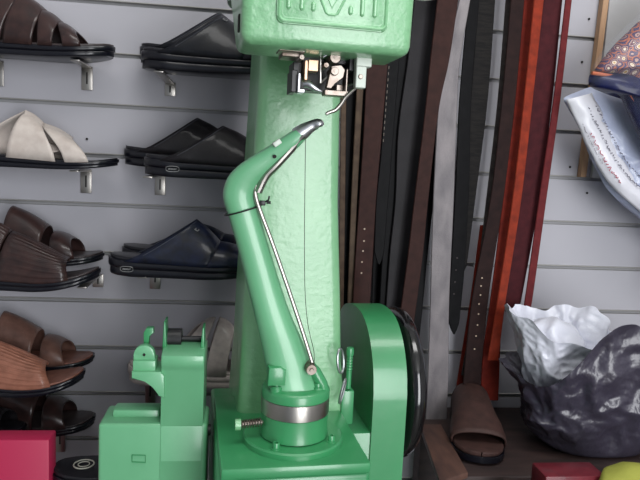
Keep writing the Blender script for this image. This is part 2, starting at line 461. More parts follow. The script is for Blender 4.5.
pl = [hp2 for hp2 in [(U(x, y, -.07).x, U(x, y, -.07).z) for x, y in ((326, 88), (331, 66), (341, 65), (345, 70), (343, 78), (334, 83), (331, 89))]]
prism(bm, pl, -.072, -.062, 'Y', .0008, 1); lev = finish('cam_lever', bm, STEEL_W, cage)
for px, py, r in ((335.5, 57.5, .0066), (335, 71, .0048), (326.5, 65, .003), (302, 57, .003)):
    bm = BM(); p = U(px, py, -.076)
    lathe(bm, [(r * .3, 0), (r * .85, 0), (r, .0015), (r, .022), (r * .3, .022)], 24, p, 'Y'); lathe(bm, [(r * .28, -.001), (r * .3, .002), (.0001, .002)], 12, p, 'Y')
    finish('pivot_screw', bm, STEEL_W, cage)
bm = BM(); qb(bm, 279, 47.5, 306, 50.5, -.085, -.06); qb(bm, 282, 50, 300, 56, -.07, -.04)
finish('cover_strip', bm, STEEL_W, cage)
bm = BM(); tube(bm, [U(x, y, -.072) for x, y in ((323, 57), (329, 53), (336, 50))], .0014, 8); finish('spring_arm', bm, CHROME, cage)
# presser bracket with awl foot
bm = BM(); qb(bm, 356.5, 53, 372.5, 66, -.075, -.062); qb(bm, 355.5, 65, 367, 87.5, -.073, -.06)
pb_ = finish('presser_bracket', bm, PALE, mach)
bm = BM(); p = U(361, 76.5, -.075); lathe(bm, [(.001, 0), (.0022, 0), (.0028, .001), (.0028, .006), (.001, .006)], 16, p, 'Y'); finish('bracket_screw', bm, STEEL_W, pb_)
bm = BM(); qb(bm, 349, 50, 357, 71, -.06, .0); qb(bm, 352, 66, 356, 84, -.058, -.03); finish('bracket_slide', bm, BLACKPART, pb_)
bm = BM()
aw = catmull([(355.5, 88, -.067), (351, 92, -.069), (345, 98, -.071), (341, 104, -.072), (335.5, 110, -.073), (329, 112.5, -.073), (325.5, 114.5, -.073)], 4)
tube(bm, [U(*p) for p in aw], [.0024 - .0014 * abs(i / (len(aw) - 1) - .55) for i in range(len(aw) - 1)] + [.0006], 12)
finish('presser_foot', bm, STEEL, pb_, label='thin curved steel foot')
# right hand wheel and its guard
gx0 = UX(371, 432, 0).x  # placeholder keeps helper in use
g0 = U(371.5, 432, .085).x; g1 = U(405, 430, .085).x
zgc = U(404, 400, .085).z
prof = [(.086, zgc - .30), (.085, zgc - .03), (.088, zgc + .02), (.100, zgc + .055), (.124, zgc + .086), (.160, zgc + .107), (.205, zgc + .113), (.26, zgc + .108), (.31, zgc + .088), (.345, zgc + .04), (.352, zgc - .04), (.352, zgc - .30)]
pc = catmull(prof, 4)
bm = BM(); prism(bm, pc, g0, g1, 'X', .0015)
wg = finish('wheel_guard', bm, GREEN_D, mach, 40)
bm = BM(); p = U(357, 433, .09)
box(bm, (U(345, 440, .086).x, .089, ZT - .25), (g1 - .002, .33, p.z), .003)
finish('guard_foot', bm, GREEN_D, mach)
# handwheel
wc = V(((U(415, 410, .10)).x, .205, zgc - .012))
bm = BM(); torus(bm, wc, .108, .0165, 'X', 72, 20, .95)
wheel = finish('handwheel', bm, BLACKGLOSS, mach, 60, label='glossy black handwheel rim')
bm = BM()
lathe(bm, [(.03, -.018), (.03, .018), (.022, .022), (.0001, .022)], 32, wc, 'X'); 
lathe(bm, [(.012, -.06), (.012, .0)], 20, wc, 'X')
finish('wheel_hub', bm, BLACKGLOSS, wheel)
for k in range(5):
    a = 2 * PI * k / 5 + .3
    bm = BM(); tube(bm, [wc + V((0, math.cos(a), math.sin(a))) * .02, wc + V((0, math.cos(a), math.sin(a))) * .105], [.010, .008], 12, up=V((1, 0, 0)), flat=1)
    finish('wheel_spoke', bm, BLACKGLOSS, wheel)
# thread rings and tension screw between column and guard
def ringpx(cx, cy, rxx, ryy, d, tilt, r, nm, m=CHROME):
    bm = BM(); c = U(cx, cy, d); sc = .00137
    pts = []
    for k in range(29):
        t = 2 * PI * k / 28
        x, z = rxx * math.cos(t), ryy * math.sin(t)
        ct, s_ = math.cos(tilt), math.sin(tilt)
        pts.append(c + V(((x * ct - z * s_) * sc, math.cos(t) * .006, (x * s_ + z * ct) * sc)))
    tube(bm, pts, r, 8, up=V((.3, 1, .2))); finish(nm, bm, m, mach)
ringpx(340.5, 361, 4.2, 13, .070, .12, .0019, 'thread_ring')
ringpx(342.5, 391, 2.6, 13, .068, -.2, .0019, 'thread_ring')
bm = BM(); a, b = U(348, 388, .09), U(350, 353, .09)
tube(bm, [a, b], .0042, 14); lathe(bm, [(.0055, -.003), (.0058, .003), (.0052, .008), (.003, .009)], 20, b)
for k in range(5): lathe(bm, [(.0042, -.0012), (.0053, 0), (.0042, .0012)], 16, a.lerp(b, .55 + .08 * k))
finish('tension_screw', bm, GREEN_D, mach)
bm = BM(); a_ = U(341, 412, .085); b_ = U(354.5, 391, .085); box(bm, (a_.x, .085, a_.z - .02), (b_.x, .125, b_.z), .002); finish('tension_bracket', bm, GREEN_D, mach)
# oiler cup at the head's right corner
bm = BM(); p = U(424, -8, .0)
lathe(bm, [(.004, -.016), (.018, -.012), (.026, -.004), (.028, .006), (.028, .03), (.024, .034), (.0001, .034)], 32, p + V((0, 0, .006)))
tube(bm, [p, p + V((-.04, 0, .01))], .006, 10)
finish('oil_cup', bm, mat('ivory_enamel', (226, 228, 222), .4), mach, label='ivory cup at the side of the head')

# ---------------------------------------------------------------- the small green machine at lower left
L0 = P(160, 440, -.50)
sm = thing('shoe_finishing_machine', 'smaller green machine with two upright fins, at the left of the big one', 'machine', (L0.x, L0.y, 0))
def W(x, y, Y): return P(x, y, Y) - V((L0.x, L0.y, 0))
def wb(bm, x0, y0, x1, y1, Y, dep, bev=.002, seg=2):
    a, b = W(x0, y1, Y), W(x1, y0, Y); box(bm, (a.x, a.y, a.z), (b.x, a.y + dep, b.z), bev, seg)
# main body: side profile with rounded lip on top
a, b = W(161.5, 352, -.50), W(204.5, 352, -.50)
zt = a.z
prof = [(0, 0.30), (0.006, zt - .03), (0.0, zt - .022), (-.004, zt - .014), (-.002, zt - .005), (.008, zt), (.05, zt + .002), (.075, zt - .004), (.08, zt - .03), (.09, .30)]
bm = BM(); prism(bm, prof, a.x, b.x, 'X', .0015)
finish('machine_body', bm, GREEN_S, sm, 45)
bm = BM(); wb(bm, 97, 424, 207, 560, -.495, .07, .005, 3)
wb(bm, 112, 410, 160, 430, -.47, .03, .004, 2)
a1, a2 = W(97, 560, -.495), W(207, 560, -.495)
box(bm, (a1.x - .02, -.03, 0), (a2.x, .12, a1.z + .01), .01, 3)
finish('cabinet', bm, GREEN_S, sm)
bm = BM(); a1 = W(132, 456, -.506); a2 = W(146, 462, -.506)
pts = [W(132, 455, -.496), W(132, 462, -.496), W(145.5, 462.5, -.496), W(145.5, 455.5, -.496), W(132, 455, -.496)]
tube(bm, pts, .0008, 6); finish('cabinet_recess', bm, GREEN_D, sm)
for x0, x1, x2, yt in ((162, 166.5, 164.5, 322), (200, 204.5, 203.2, 328)):
    bm = BM(); q = [W(x0, 352, -.48), W(x1, 352, -.48), W(x2 + 1, yt, -.48), W(x2 - .7, yt, -.48)]
    prism(bm, [(p.x, p.z) for p in q], q[0].y, q[0].y + .03, 'Y', .0008); finish('fin', bm, GREEN_D, sm)
bm = BM(); a, b = W(166, 338.5, -.455), W(182, 338.5, -.455); cyl(bm, a, b, .0145, 28); lathe(bm, [(.004, -.02), (.004, .03)], 12, b, 'X'); finish('roller', bm, BLACKPART, sm)
# bracket with dome-topped ear
bm = BM()
pts = [W(133, 362, -.49), W(155, 362, -.49)] + [W(144 + 10.5 * math.cos(t), 355 - 9.5 * math.sin(t), -.49) for t in [PI * k / 12 for k in range(13)]]
prism(bm, [(p.x, p.z) for p in pts], pts[0].y, pts[0].y + .012, 'Y', .001); br = finish('bracket_ear', bm, GREEN_S, sm, label='round-topped ear with a bolt hole')
bm = BM(); p = W(144, 355, -.492); lathe(bm, [(.0001, 0), (.0018, 0), (.0018, .004), (.0001, .004)], 14, p, 'Y'); finish('bolt_hole', bm, HOLE, br)
bm = BM(); wb(bm, 132.5, 361, 155.5, 372, -.495, .03, .0015)
q = [W(x, y, -.50) for x, y in ((131.5, 372), (160, 372), (164, 376), (164, 398), (158, 396), (153, 386), (145, 380.5), (131.5, 379))]
prism(bm, [(p.x, p.z) for p in q], q[0].y, q[0].y + .05, 'Y', .0015)
finish('bracket_arm', bm, GREEN_S, sm)
bm = BM(); q = [W(x, y, -.475) for x, y in ((143.5, 350), (148.5, 350), (148.5, 336), (153.5, 333.5), (153, 328), (146, 328.5), (143.5, 333))]
prism(bm, [(p.x, p.z) for p in q], q[0].y, q[0].y + .012, 'Y', .001); finish('hook', bm, GREEN_D, sm)
bm = BM(); a, b = W(203, 430, -.46), W(211, 430, -.46); cyl(bm, a, b, .008, 18); cyl(bm, a + (b - a) * .35, a + (b - a) * .6, .014, 24); finish('drive_shaft', bm, BLACKPART, sm)

# ---------------------------------------------------------------- sandals
def hw(u):
    k = [(0, 0), (.015, .42), (.05, .68), (.12, .88), (.24, 1.0), (.38, .96), (.55, .82), (.72, .76), (.85, .76), (.94, .62), (.985, .36), (1, 0)]
    for (a, x), (b, y) in zip(k, k[1:]):
        if u <= b: t = (u - a) / (b - a); return x + (y - x) * (t * t * (3 - 2 * t) * .4 + t * .6)
    return 0
def us(): return [.5 - .5 * math.cos(PI * i / 36) for i in range(37)]
def sole_z(u, sp): return sp * max(0, 1 - u / .42) ** 2 + .004 * max(0, (u - .75) / .25) ** 2
def thick(u, tt, th): return tt + (th - tt) * min(1, max(0, (u - .1) / .8))
def sole_layer(L, Wd, sp, f0, f1, tt, th, inset, bow=.15):
    bm = BM(); rings = []
    for u in us()[1:-1]:
        w = max(.002, hw(u) * Wd / 2 - inset); z0 = sole_z(u, sp) + thick(u, tt, th) * f0; z1 = sole_z(u, sp) + thick(u, tt, th) * f1
        x = (u - .5) * (L - 2 * inset) + L / 2; m = (z1 - z0) / 2
        ring = []
        n = 6
        for k in range(n + 1): a = -PI / 2 + PI * k / n; ring.append(V((x, w - m * bow + m * bow * math.cos(a), z0 + m + m * math.sin(a))))
        for k in range(n + 1): a = PI / 2 + PI * k / n; ring.append(V((x, -w + m * bow + m * bow * math.cos(a), z0 + m + m * math.sin(a))))
        rings.append(ring)
    loft(bm, rings); return bm
def strap_mesh(L, Wd, sp, tt, th, A, B, bulge=.004, ns=10, nt=22, wk=.97, ridges=0, pw=.72, ue=1.15):
    if ridges: nt = ridges * 10
    """A,B = (u near base, u crown, crown height, u far base) of the two edges"""
    bm = BM(); grid = []
    for i in range(ns + 1):
        s = i / ns
        e = [a + (b - a) * s for a, b in zip(A, B)]
        row = []
        for k in range(nt + 1):
            t = PI * k / nt; sn = math.sin(t) ** pw
            ub = e[0] if t < PI / 2 else e[3]
            u = ub + (e[1] - ub) * math.sin(t) ** ue
            w = hw(ub) * Wd / 2 * wk
            zb_ = sole_z(ub, sp) + thick(ub, tt, th) * .78
            h = e[2] + bulge * math.sin(PI * s)
            rg = (.0009 * max(0, math.sin(k / nt * ridges * 2 * PI)) * min(1, 6 * s, 6 * (1 - s))) if ridges else 0
            row.append(bm.verts.new((u * L, -(w + rg) * math.cos(t) * (1 + .06 * sn), zb_ + (h + rg + thick(u, tt, th) * .2) * sn)))
        grid.append(row)
    for a, b in zip(grid, grid[1:]):
        for k in range(nt): bm.faces.new((a[k], a[k + 1], b[k + 1], b[k]))
    return bm
def tag_plate(parent, pts_fn, m):
    pass
SZ_ = []
SEAM = mat('grey_seam', (70, 72, 82), .6)
def sandal(kind, label, group, free_px, Y, toe_right, straps, mats, L=.28, Wd=.098, sp=.012, tt=.018, th=.026, tilt=0, free='toe', yaw=0, loc=None, rib=0, logo=None, pw=.72, ue=1.15, badge=None):
    """free_px: pixel of the visible free end at sole bottom; Y: centre depth"""
    sole_m, bed_m, up_m = mats
    rz = PI if toe_right else 0
    if loc is None:
        p = P(free_px[0], free_px[1], Y - Wd * .35)
        dirx = (-1 if toe_right else 1)          # world direction of +u (toe -> heel)
        ox = p.x if free == 'toe' else p.x - dirx * L
        loc = V((ox, Y, p.z))
    o = thing(kind, label, 'sandal', loc, rz + yaw, group)
    o.rotation_euler[1] = tilt
    SZ_.append(loc.z)
    bm = sole_layer(L, Wd, sp, 0, .46, tt, th, .0032, .5); finish('outsole', bm, sole_m, o)
    bm = sole_layer(L, Wd, sp, .42, .84, tt, th, .0005, .6); finish('midsole', bm, sole_m, o)
    bm = sole_layer(L, Wd, sp, .78, 1.0, tt, th, .0038, .9); finish('footbed', bm, bed_m, o)
    for si_, (A, B) in enumerate(straps):
        bm = strap_mesh(L, Wd, sp, tt, th, A, B, ridges=rib, pw=pw, ue=ue)
        bp_ = None
        if badge and si_ == 0:
            bm.verts.ensure_lookup_table(); W_ = 23; side_ = (lambda t: t) if not toe_right else (lambda t: 22 - t)
            i0, t0 = badge
            bp_ = [bm.verts[i * W_ + side_(t0 + dt)].co.copy() for i, dt in ((i0, 1), (i0, 0), (i0 + 1, 0), (i0 + 2, 0), (i0 + 2, 1))]
        s = finish('strap', bm, up_m, o, 60)
        if bp_:
            cc_ = V((bp_[2].x, 0, .02)); b3 = BM()
            pp = [p_ + V((0, p_.y, p_.z - .02)).normalized() * .003 for p_ in bp_]; mm_ = pp[2]
            pp = [mm_ + (p_ - mm_) * .45 for p_ in pp]
            tube(b3, pp, .0011, 6); finish('metal_emblem', b3, MARK, s, label='small pale curved emblem')
        md = s.modifiers.new('solid', 'SOLIDIFY'); md.thickness = .0028; md.offset = 0
        # stitched edges
        for q, E_ in enumerate((A, B)):
            e2 = [a + (b - a) * .06 for a, b in zip(E_, (B, A)[q])]
            b2 = BM()
            pts = []
            nt = 22
            for k in range(1, nt):
                t = PI * k / nt; sn = math.sin(t) ** pw
                ub = e2[0] if t < PI / 2 else e2[3]; u = ub + (e2[1] - ub) * math.sin(t) ** ue
                w = hw(ub) * Wd / 2 * .97; zb_ = sole_z(ub, sp) + thick(ub, tt, th) * .78
                pts.append(V((u * L, -w * math.cos(t) * (1 + .06 * sn), zb_ + (e2[2] + .0018 + thick(u, tt, th) * .2) * sn)))
            tube(b2, pts, .0009, 5); finish('edge_piping', b2, SEAM if pw > .9 else up_m, s)
    if logo:
        u0, m = logo                                # oval badge on the outsole side facing the room
        sgn = 1 if toe_right else -1
        b2 = BM(); cx = u0 * L; zc = sole_z(u0, sp) + thick(u0, tt, th) * .42
        y0 = sgn * (hw(u0) * Wd / 2 + .0004)
        pts = []
        for k in range(25):
            t = 2 * PI * k / 24; xx = cx + .0115 * math.copysign(abs(math.cos(t)) ** .6, math.cos(t)); uu_ = xx / L
            pts.append(V((xx, sgn * (hw(uu_) * Wd / 2 + .0002), zc + .0048 * math.copysign(abs(math.sin(t)) ** .8, math.sin(t)))))
        tube(b2, pts, .0006, 5, up=V((0, 0, 1)))
        pts = []
        for k in range(33):
            xx = cx - .007 + .014 * k / 32
            pts.append(V((xx, sgn * (hw(xx / L) * Wd / 2 + .0003), zc + .0018 * math.sin(k * 1.7))))
        tube(b2, pts, .0005, 5, up=V((0, 0, 1)))
        finish('oval_mark', b2, m, o, label='small pale oval mark on the sole')
    return o
MARK = mat('silver_print', (150, 150, 150), .4, metal=.4)
br_dark = leather('brown_dark_leather', (60, 42, 40), (42, 31, 31), .34, coat=.3)
br_mid = leather('brown_leather', (112, 82, 72), (92, 66, 58), .4)
br_tan = leather('tan_brown_leather', (150, 100, 82), (128, 84, 68), .42)
white_l = leather('offwhite_leather', (206, 196, 188), (192, 180, 172), .45)
blk_l = leather('black_leather', (22, 24, 32), (15, 16, 22), .36, coat=.15)
blk_m = leather('black_matte_leather', (30, 27, 31), (20, 18, 22), .5)
nvy_l = leather('navy_black_leather', (28, 35, 58), (26, 28, 36), .36, coat=.2)
gry_l = leather('grey_taupe_leather', (186, 176, 170), (160, 150, 146), .45)
bed_blk = leather('black_footbed', (32, 32, 38), (24, 24, 28), .4)
bed_br = leather('brown_footbed', (136, 92, 78), (112, 74, 64), .45)
bed_dk = leather('dark_footbed', (62, 54, 54), (44, 38, 40), .4)
MULE_V = [((.93 - .63, .42, .06, .30), (.70, .42, .085, .70))]
gl, gr_ = 'sandals in the left display column', 'slippers in the right display column'
# straps: edge tuples (near base u, crown u, height, far base u)
sandal('strap_sandal', 'dark brown strappy sandal in the top row, on black sole beside the black slippers', gl, (112, 61), -.07, True,
       [((.19, .25, .026, .19), (.30, .36, .044, .30)), ((.37, .34, .044, .37), (.46, .46, .064, .46)), ((.54, .44, .062, .5), (.68, .60, .088, .68)), ((.76, .58, .086, .7), (.97, .68, .09, .9))],
       (BLK_SOLE, bed_dk, br_dark), tt=.022)
sandal('strap_sandal', 'off-white crossed-strap sandal on a thin black sole', gl, (116, 172), -.07, True,
       [((.29, .36, .016, .50), (.49, .48, .026, .66)), ((.55, .31, .040, .17), (.68, .50, .062, .32)), ((.73, .50, .062, .38), (.99, .62, .078, .7))],
       (BLK_SOLE, bed_blk, white_l), tt=.014)
rear3 = [((.17, .22, .030, .17), (.33, .34, .045, .33)), ((.40, .38, .055, .40), (.66, .62, .088, .66))]
sandal('strap_sandal', 'dark brown two-strap sandal in the third row, half hidden behind its ridged mate', gl, (101, 268), -.055, True, rear3, (BLK_SOLE, bed_dk, br_dark), tt=.016)
sandal('strap_sandal', 'dark brown sandal with a broad ridged strap in the third row, nearest the viewer', gl, (97, 293), -.158, True,
       [((.36, .20, .030, .17), (.62, .55, .078, .60)), ((.72, .56, .078, .62), (.95, .66, .088, .9))], (BLK_SOLE, bed_dk, br_dark), rib=20, sp=.024)
sandal('strap_sandal', 'brown two-strap sandal in the fourth row, behind the tan ridged one', gl, (91, 372), -.055, True, rear3, (BLK_SOLE, bed_br, br_mid), tt=.014)
sandal('strap_sandal', 'tan brown sandal with a broad ridged strap, above the crimson box, beside its brown mate', gl, (81, 397), -.158, True,
       [((.44, .24, .028, .18), (.95, .66, .075, .75))], (BLK_SOLE, bed_br, br_tan), rib=20, tt=.018, sp=.024)
mule = lambda pk, h: [((.34, .28, .035, .34), (.88, pk, h, .88)), ((.07, .10, .018, .07), (.36, .31, .036, .36))]
mats1 = (BLK_SOLE, bed_blk, blk_l); mats2 = (BLK_SOLE, bed_blk, blk_m); mats3 = (BLK_SOLE, bed_blk, nvy_l)
def rmule(label, px, Y, mm, pk, h, lg=None, badge=None):
    return sandal('slip_on_slipper', label, gr_, px, Y, True, mule(pk, h), mm, free='heel', tt=.028, th=.036, sp=.01, logo=lg, tilt=.0, pw=.95, ue=.8, badge=badge)
rmule('black leather slip-on slipper in the top row, back one of its pair', (136, 62), -.055, mats1, .46, .072)
rmule('black leather slip-on slipper in the top row, front one with stitched seams', (137, 68), -.158, mats1, .50, .068, None, (7, 8))
rmule('matte black slip-on slipper in the middle row, back one of its pair', (120, 166), -.055, mats2, .50, .064)
rmule('matte black woven slip-on slipper in the middle row, with oval mark, behind the green elbow', (140, 176), -.158, mats2, .50, .060, (.80, MARK))
rmule('black slip-on slipper in the third row, back one of its pair', (118, 266), -.055, mats3, .46, .050)
rmule('navy and black slip-on slipper in the third row, front one with curved logo', (104, 277), -.158, mats3, .44, .070, (.86, MARK), (6, 7))
sandal('slip_on_slipper', 'grey taupe strappy slipper standing behind the small green machine', gr_, (124, 387), -.08, True,
       [((.06, .10, .03, .06), (.24, .22, .075, .24)), ((.29, .25, .078, .3), (.44, .36, .10, .44)), ((.50, .39, .098, .5), (.70, .48, .085, .70))], (gry_l, gry_l, gry_l), free='heel', tt=.03, th=.04)

sandal('strap_sandal', 'black strappy sandal at the left edge just above the crimson box', gl, (20, 449), -.158, True,
       [((.10, .14, .03, .1), (.9, .6, .075, .9))], (BLK_SOLE, bed_blk, blk_m))
sandal('strap_sandal', 'dark brown sandal on the lowest row, under the brown two-strap sandal', gl, (92, 436), -.055, True, rear3, (BLK_SOLE, bed_dk, br_dark), tt=.018)
# display brackets
def bracket(px, py1, zt_, label, reach=.2):
    b = P(px, py1, -.006); w = .0105
    t = thing('display_bracket', label, 'bracket', (b.x, 0, b.z), group='steel brackets under the footwear')
    h = zt_ - b.z - .0004
    bm = BM(); box(bm, (-w, -.007, 0), (w, -.003, h), .0008); pl = finish('back_plate', bm, STEEL, t)
    bm = BM(); box(bm, (-.0014, -.0078, h * .25), (.0014, -.0065, h * .75)); finish('slot', bm, HOLE, pl)
    bm = BM(); box(bm, (-w * .8, -reach, h - .003), (w * .8, -.004, h), .0008); finish('shelf_arm', bm, STEEL, t)
for px, y1, si, lb, rc in ((87, 90, 0, 'small steel bracket under the dark brown strappy sandal in the top row', .10), (-2, 86, 0, 'small steel bracket at the left edge under the top row sandal', .10),
                       (86, 193, 1, 'small steel bracket under the off-white sandal', .10), (98, 287, 3, 'steel bracket by the toe of the dark brown ridged sandal', .14),
                       (170, 96, 7, 'steel bracket under the black slippers in the top row', .18), (160, 195, 9, 'steel bracket under the matte black slippers', .18),
                       (155, 289, 11, 'short steel bracket under the navy and black slippers', .18), (40, 402, 5, 'steel bracket under the tan brown ridged sandal', .18),
                       (4, 470, 13, 'steel bracket under the black strappy sandal at the left edge', .18), (60, 452, 14, 'steel bracket under the lowest dark brown sandal', .10), (150, 405, 12, 'steel bracket under the grey taupe slipper', .10)):
    bracket(px, y1, SZ_[si], lb, rc)

# ---------------------------------------------------------------- belts
def belt(label, rows, Y, m, tip=None, holes=None, stitch=None, name='leather_belt', th=.003, hm=HOLE, top=-75):
    """rows: (py, x left, x right). A belt hangs from the rail above."""
    rows = sorted(rows)
    (y0, a0, b0_), (y1, a1, b1_) = rows[0], rows[1]
    if top == -75:
        lo, hi = -200, 0
        for _ in range(30):
            mid = (lo + hi) / 2
            if P(a0, mid, Y).z > ZR: lo = mid
            else: hi = mid
        top = mid
    k = (top - y0) / (y1 - y0)
    rows = [(top, a0 + (a1 - a0) * k, b0_ + (b1_ - b0_) * k)] + rows
    rr_ = catmull(rows, 6)
    bm = BM(); rings = []
    cen = P((a1 + b1_) / 2, y1, Y)
    for y, a, b in rr_:
        A_, B_ = P(a, y, Y), P(b, y, Y)
        x0, x1, z = A_.x, B_.x, (A_.z + B_.z) / 2; e = min(.0012, (x1 - x0) * .2)
        rings.append([V((x0, Y - th / 2, A_.z)), V((x0 + e, Y - th, A_.z)), V((x1 - e, Y - th, B_.z)), V((x1, Y - th / 2, B_.z)), V((x1, Y, B_.z)), V((x0, Y, A_.z))])
    if tip:
        y, a, b = rr_[-1]
        for f_, t_ in ((.35, .86), (.7, .55), (1, .12)):
            ma, mb = (a + b) / 2 - (b - a) / 2 * t_, (a + b) / 2 + (b - a) / 2 * t_
            A_, B_ = P(ma, y + tip * f_, Y), P(mb, y + tip * f_, Y); e = (B_.x - A_.x) * .1
            rings.append([V((A_.x, Y - th / 2, A_.z)), V((A_.x + e, Y - th, A_.z)), V((B_.x - e, Y - th, B_.z)), V((B_.x, Y - th / 2, B_.z)), V((B_.x, Y, B_.z)), V((A_.x, Y, A_.z))])
    loft(bm, rings)
    c = V((0, 0, 0))
    for v in bm.verts: c += v.co
    c = V((rings[0][0].x, Y, rings[-1][0].z))
    for v in bm.verts: v.co -= c
    o = finish(name, bm, m, loc=c, sharp=30)
    tag(o, label, 'belt', 'belts hanging on the wall')
    for hx, hy in (holes or []):
        b2 = BM(); p = P(hx, hy, Y - th) - c; lathe(b2, [(.0001, -.0004), (.0017, -.0004), (.0019, .0004), (.0001, .0004)], 12, p, 'Y'); finish('punched_hole', b2, hm, o)
    for sx0, sy0, sx1, sy1, n in (stitch or []):
        b2 = BM()
        for i in range(n):
            p = P(sx0 + (sx1 - sx0) * i / n, sy0 + (sy1 - sy0) * i / n, Y - th) - c; q = P(sx0 + (sx1 - sx0) * (i + .5) / n, sy0 + (sy1 - sy0) * (i + .5) / n, Y - th) - c
            tube(b2, [p, q], .0007, 5)
        finish('stitching', b2, STITCH, o)
    return o
ZR = P(600, -60, -.06).z
STITCH = mat('pale_stitching', (128, 118, 110), .7)
EYE = mat('pale_eyelet', (170, 150, 130), .5)
L_blk = leather('belt_black', (17, 17, 19), (11, 11, 13), .45)
L_grey = leather('belt_glossy_graphite', (40, 38, 41), (27, 26, 28), .3, sc=12, coat=.2)
L_brn = leather('belt_brown', (56, 36, 33), (46, 30, 28), .5)
L_tan = leather('belt_olive_tan', (84, 70, 58), (66, 54, 46), .5)
L_silv = mat('belt_silver_grey', (128, 122, 124), .55, metal=.1, bump=(300, .6, .001), var=((92, 88, 92), 34, (1, 1, .4), .35, .7))
L_tex = mat('belt_black_textured', (30, 28, 27), .55, spec=.1, bump=(260, .7, .001, (.3, 1, 3)), var=((18, 17, 18), 160, (.2, 1, 2), .4, .6))
L_dkbr = leather('belt_dark_brown', (44, 31, 30), (34, 25, 25), .5)
L_red = leather('belt_red_brown', (122, 44, 34), (98, 36, 30), .4)
L_org = leather('belt_orange_red', (138, 52, 34), (110, 42, 30), .4)
L_mar = leather('belt_maroon', (72, 32, 36), (58, 27, 31), .5)
L_mar2 = leather('belt_thin_maroon', (104, 42, 44), (86, 35, 38), .42)
L_gedge = leather('belt_grey_edge', (72, 66, 66), (52, 48, 49), .4)

belt('narrow olive tan strap hanging closest to the green column', [(60, 341, 346.5), (200, 339.5, 345), (345, 337, 343)], -.06, L_tan)
belt('narrow black belt between the two olive tan straps', [(60, 346, 357), (200, 344.5, 353), (345, 342, 350)], -.045, L_blk)
belt('second narrow olive tan strap, right beside the wide brown belt', [(60, 358, 365), (200, 351, 357), (345, 346, 352)], -.07, L_tan)
belt('black belt mostly hidden behind the brown belt with a row of punched holes', [(0, 360, 380), (200, 348, 366), (345, 343, 360)], -.03, L_blk)
belt('wide brown belt with punched holes, hanging near the green column', [(60, 367, 388), (130, 363.5, 382), (200, 359, 376), (260, 355, 372.5), (350, 350, 367)], -.08, L_brn,
     holes=[(364.5, 229), (364, 241), (363, 251), (362, 262), (361.5, 273)], hm=EYE)
belt('black belt with a pale stitched edge, right of the brown belt with holes', [(0, 391, 403), (60, 387, 399), (150, 381, 392), (200, 376, 388), (250, 374, 384)], -.065, L_blk, stitch=[(389.5, 60, 383, 145, 14)], tip=14)
belt('plain black belt left of the glossy graphite belt', [(0, 401, 417), (60, 397, 411), (130, 388, 401), (200, 385, 398), (345, 377, 392)], -.05, L_blk)
belt('wide glossy graphite grey belt behind the brown belt', [(0, 414, 438), (60, 407.5, 431), (130, 398, 424), (200, 395, 417), (260, 389, 410), (350, 383, 402)], -.06, L_grey)
belt('brown belt overlapping the glossy graphite belt and the silver belt', [(0, 437, 458), (60, 430, 449), (110, 425, 438.5), (200, 414, 428), (260, 407, 422), (350, 395, 410)], -.10, L_brn)
belt('black belt edge between the brown belt and the silver grey belt', [(60, 434, 448), (130, 427, 441), (200, 420, 433.5), (260, 414, 427), (350, 404, 418), (385, 400, 413)], -.045, L_blk)
belt('long silver grey grained belt reaching down to the bench', [(0, 459, 470), (60, 445, 460), (100, 438.5, 457), (200, 433, 453.5), (300, 430, 449), (380, 427.5, 448), (440, 424, 445)], -.075, L_silv)
belt('black belt with a pointed end, right of the silver grey belt', [(0, 468, 479), (100, 459, 471), (180, 455.5, 469), (260, 451, 465), (318, 448, 459.5)], -.055, L_blk, tip=16,
     holes=[(457, 258), (456, 270), (455, 282), (454, 294)], hm=L_gedge)
belt('black finely ribbed belt, right behind the pointed black one', [(0, 478, 495), (100, 470, 487.5), (200, 461, 475), (262, 456, 467)], -.035, L_tex, tip=12)
belt('grey edged belt peeking out left of the dark brown belt with pale eyelets', [(0, 505.5, 513), (100, 497.5, 504), (200, 486, 493), (300, 474, 483), (375, 461, 476)], -.045, L_gedge)
belt('red belt behind the dark brown belt with pale eyelets', [(240, 478, 488), (300, 470, 480), (380, 457, 470), (397, 455, 468)], -.035, L_red, top=225)
belt('dark brown belt with a row of pale eyelets', [(0, 510.5, 524), (100, 501.5, 515), (200, 490, 503), (300, 471.5, 488), (393, 462, 479)], -.075, L_dkbr,
     holes=[(482, 278), (481, 286), (480.5, 295), (479, 304), (478.5, 314), (477.5, 325), (476, 336), (474.5, 349)], hm=EYE)
belt('red brown belt right beside the dark brown one', [(0, 523.5, 534), (100, 514.5, 524.5), (200, 502.5, 512), (300, 490, 502), (350, 483, 500), (400, 480, 498)], -.06, L_red)
belt('narrow orange red belt standing forward of the red brown one', [(0, 533.5, 543.5), (100, 523.5, 532.5), (200, 512, 521), (300, 497, 505.5), (360, 487, 498)], -.09, L_org)
belt('wide maroon belt with a rounded end', [(0, 543, 562), (100, 531, 552), (200, 520, 539), (300, 503.5, 521)], -.055, L_mar, tip=16)
belt('narrow maroon belt hanging furthest right with a pointed end', [(0, 565, 571.5), (100, 553, 560), (200, 538.5, 546), (300, 524.5, 532), (328, 519, 526.5)], -.075, L_mar2, tip=15)
belt('black belt hanging behind the glossy graphite belt', [(0, 400, 440), (200, 376, 430), (380, 370, 412)], -.02, L_blk)
# rail that carries the belts (above the picture)
ra, rb_ = P(325, -75, -.06), P(600, -75, -.06)
t = thing('belt_rail', 'steel rail carrying the hanging belts above the picture', 'rail', (ra.x, 0, ra.z))
bm = BM(); zr = 0
box(bm, (0, -.115, ZR - ra.z - .002), (rb_.x - ra.x, -.001, ZR - ra.z + .012), .002)
finish('rail_board', bm, STEEL, t)
bm = BM()
for xx in (.02, rb_.x - ra.x - .02): box(bm, (xx, -.07, ZR - ra.z + .01), (xx + .01, -.001, ZR - ra.z + .05), .001)
finish('rail_arms', bm, STEEL, t)

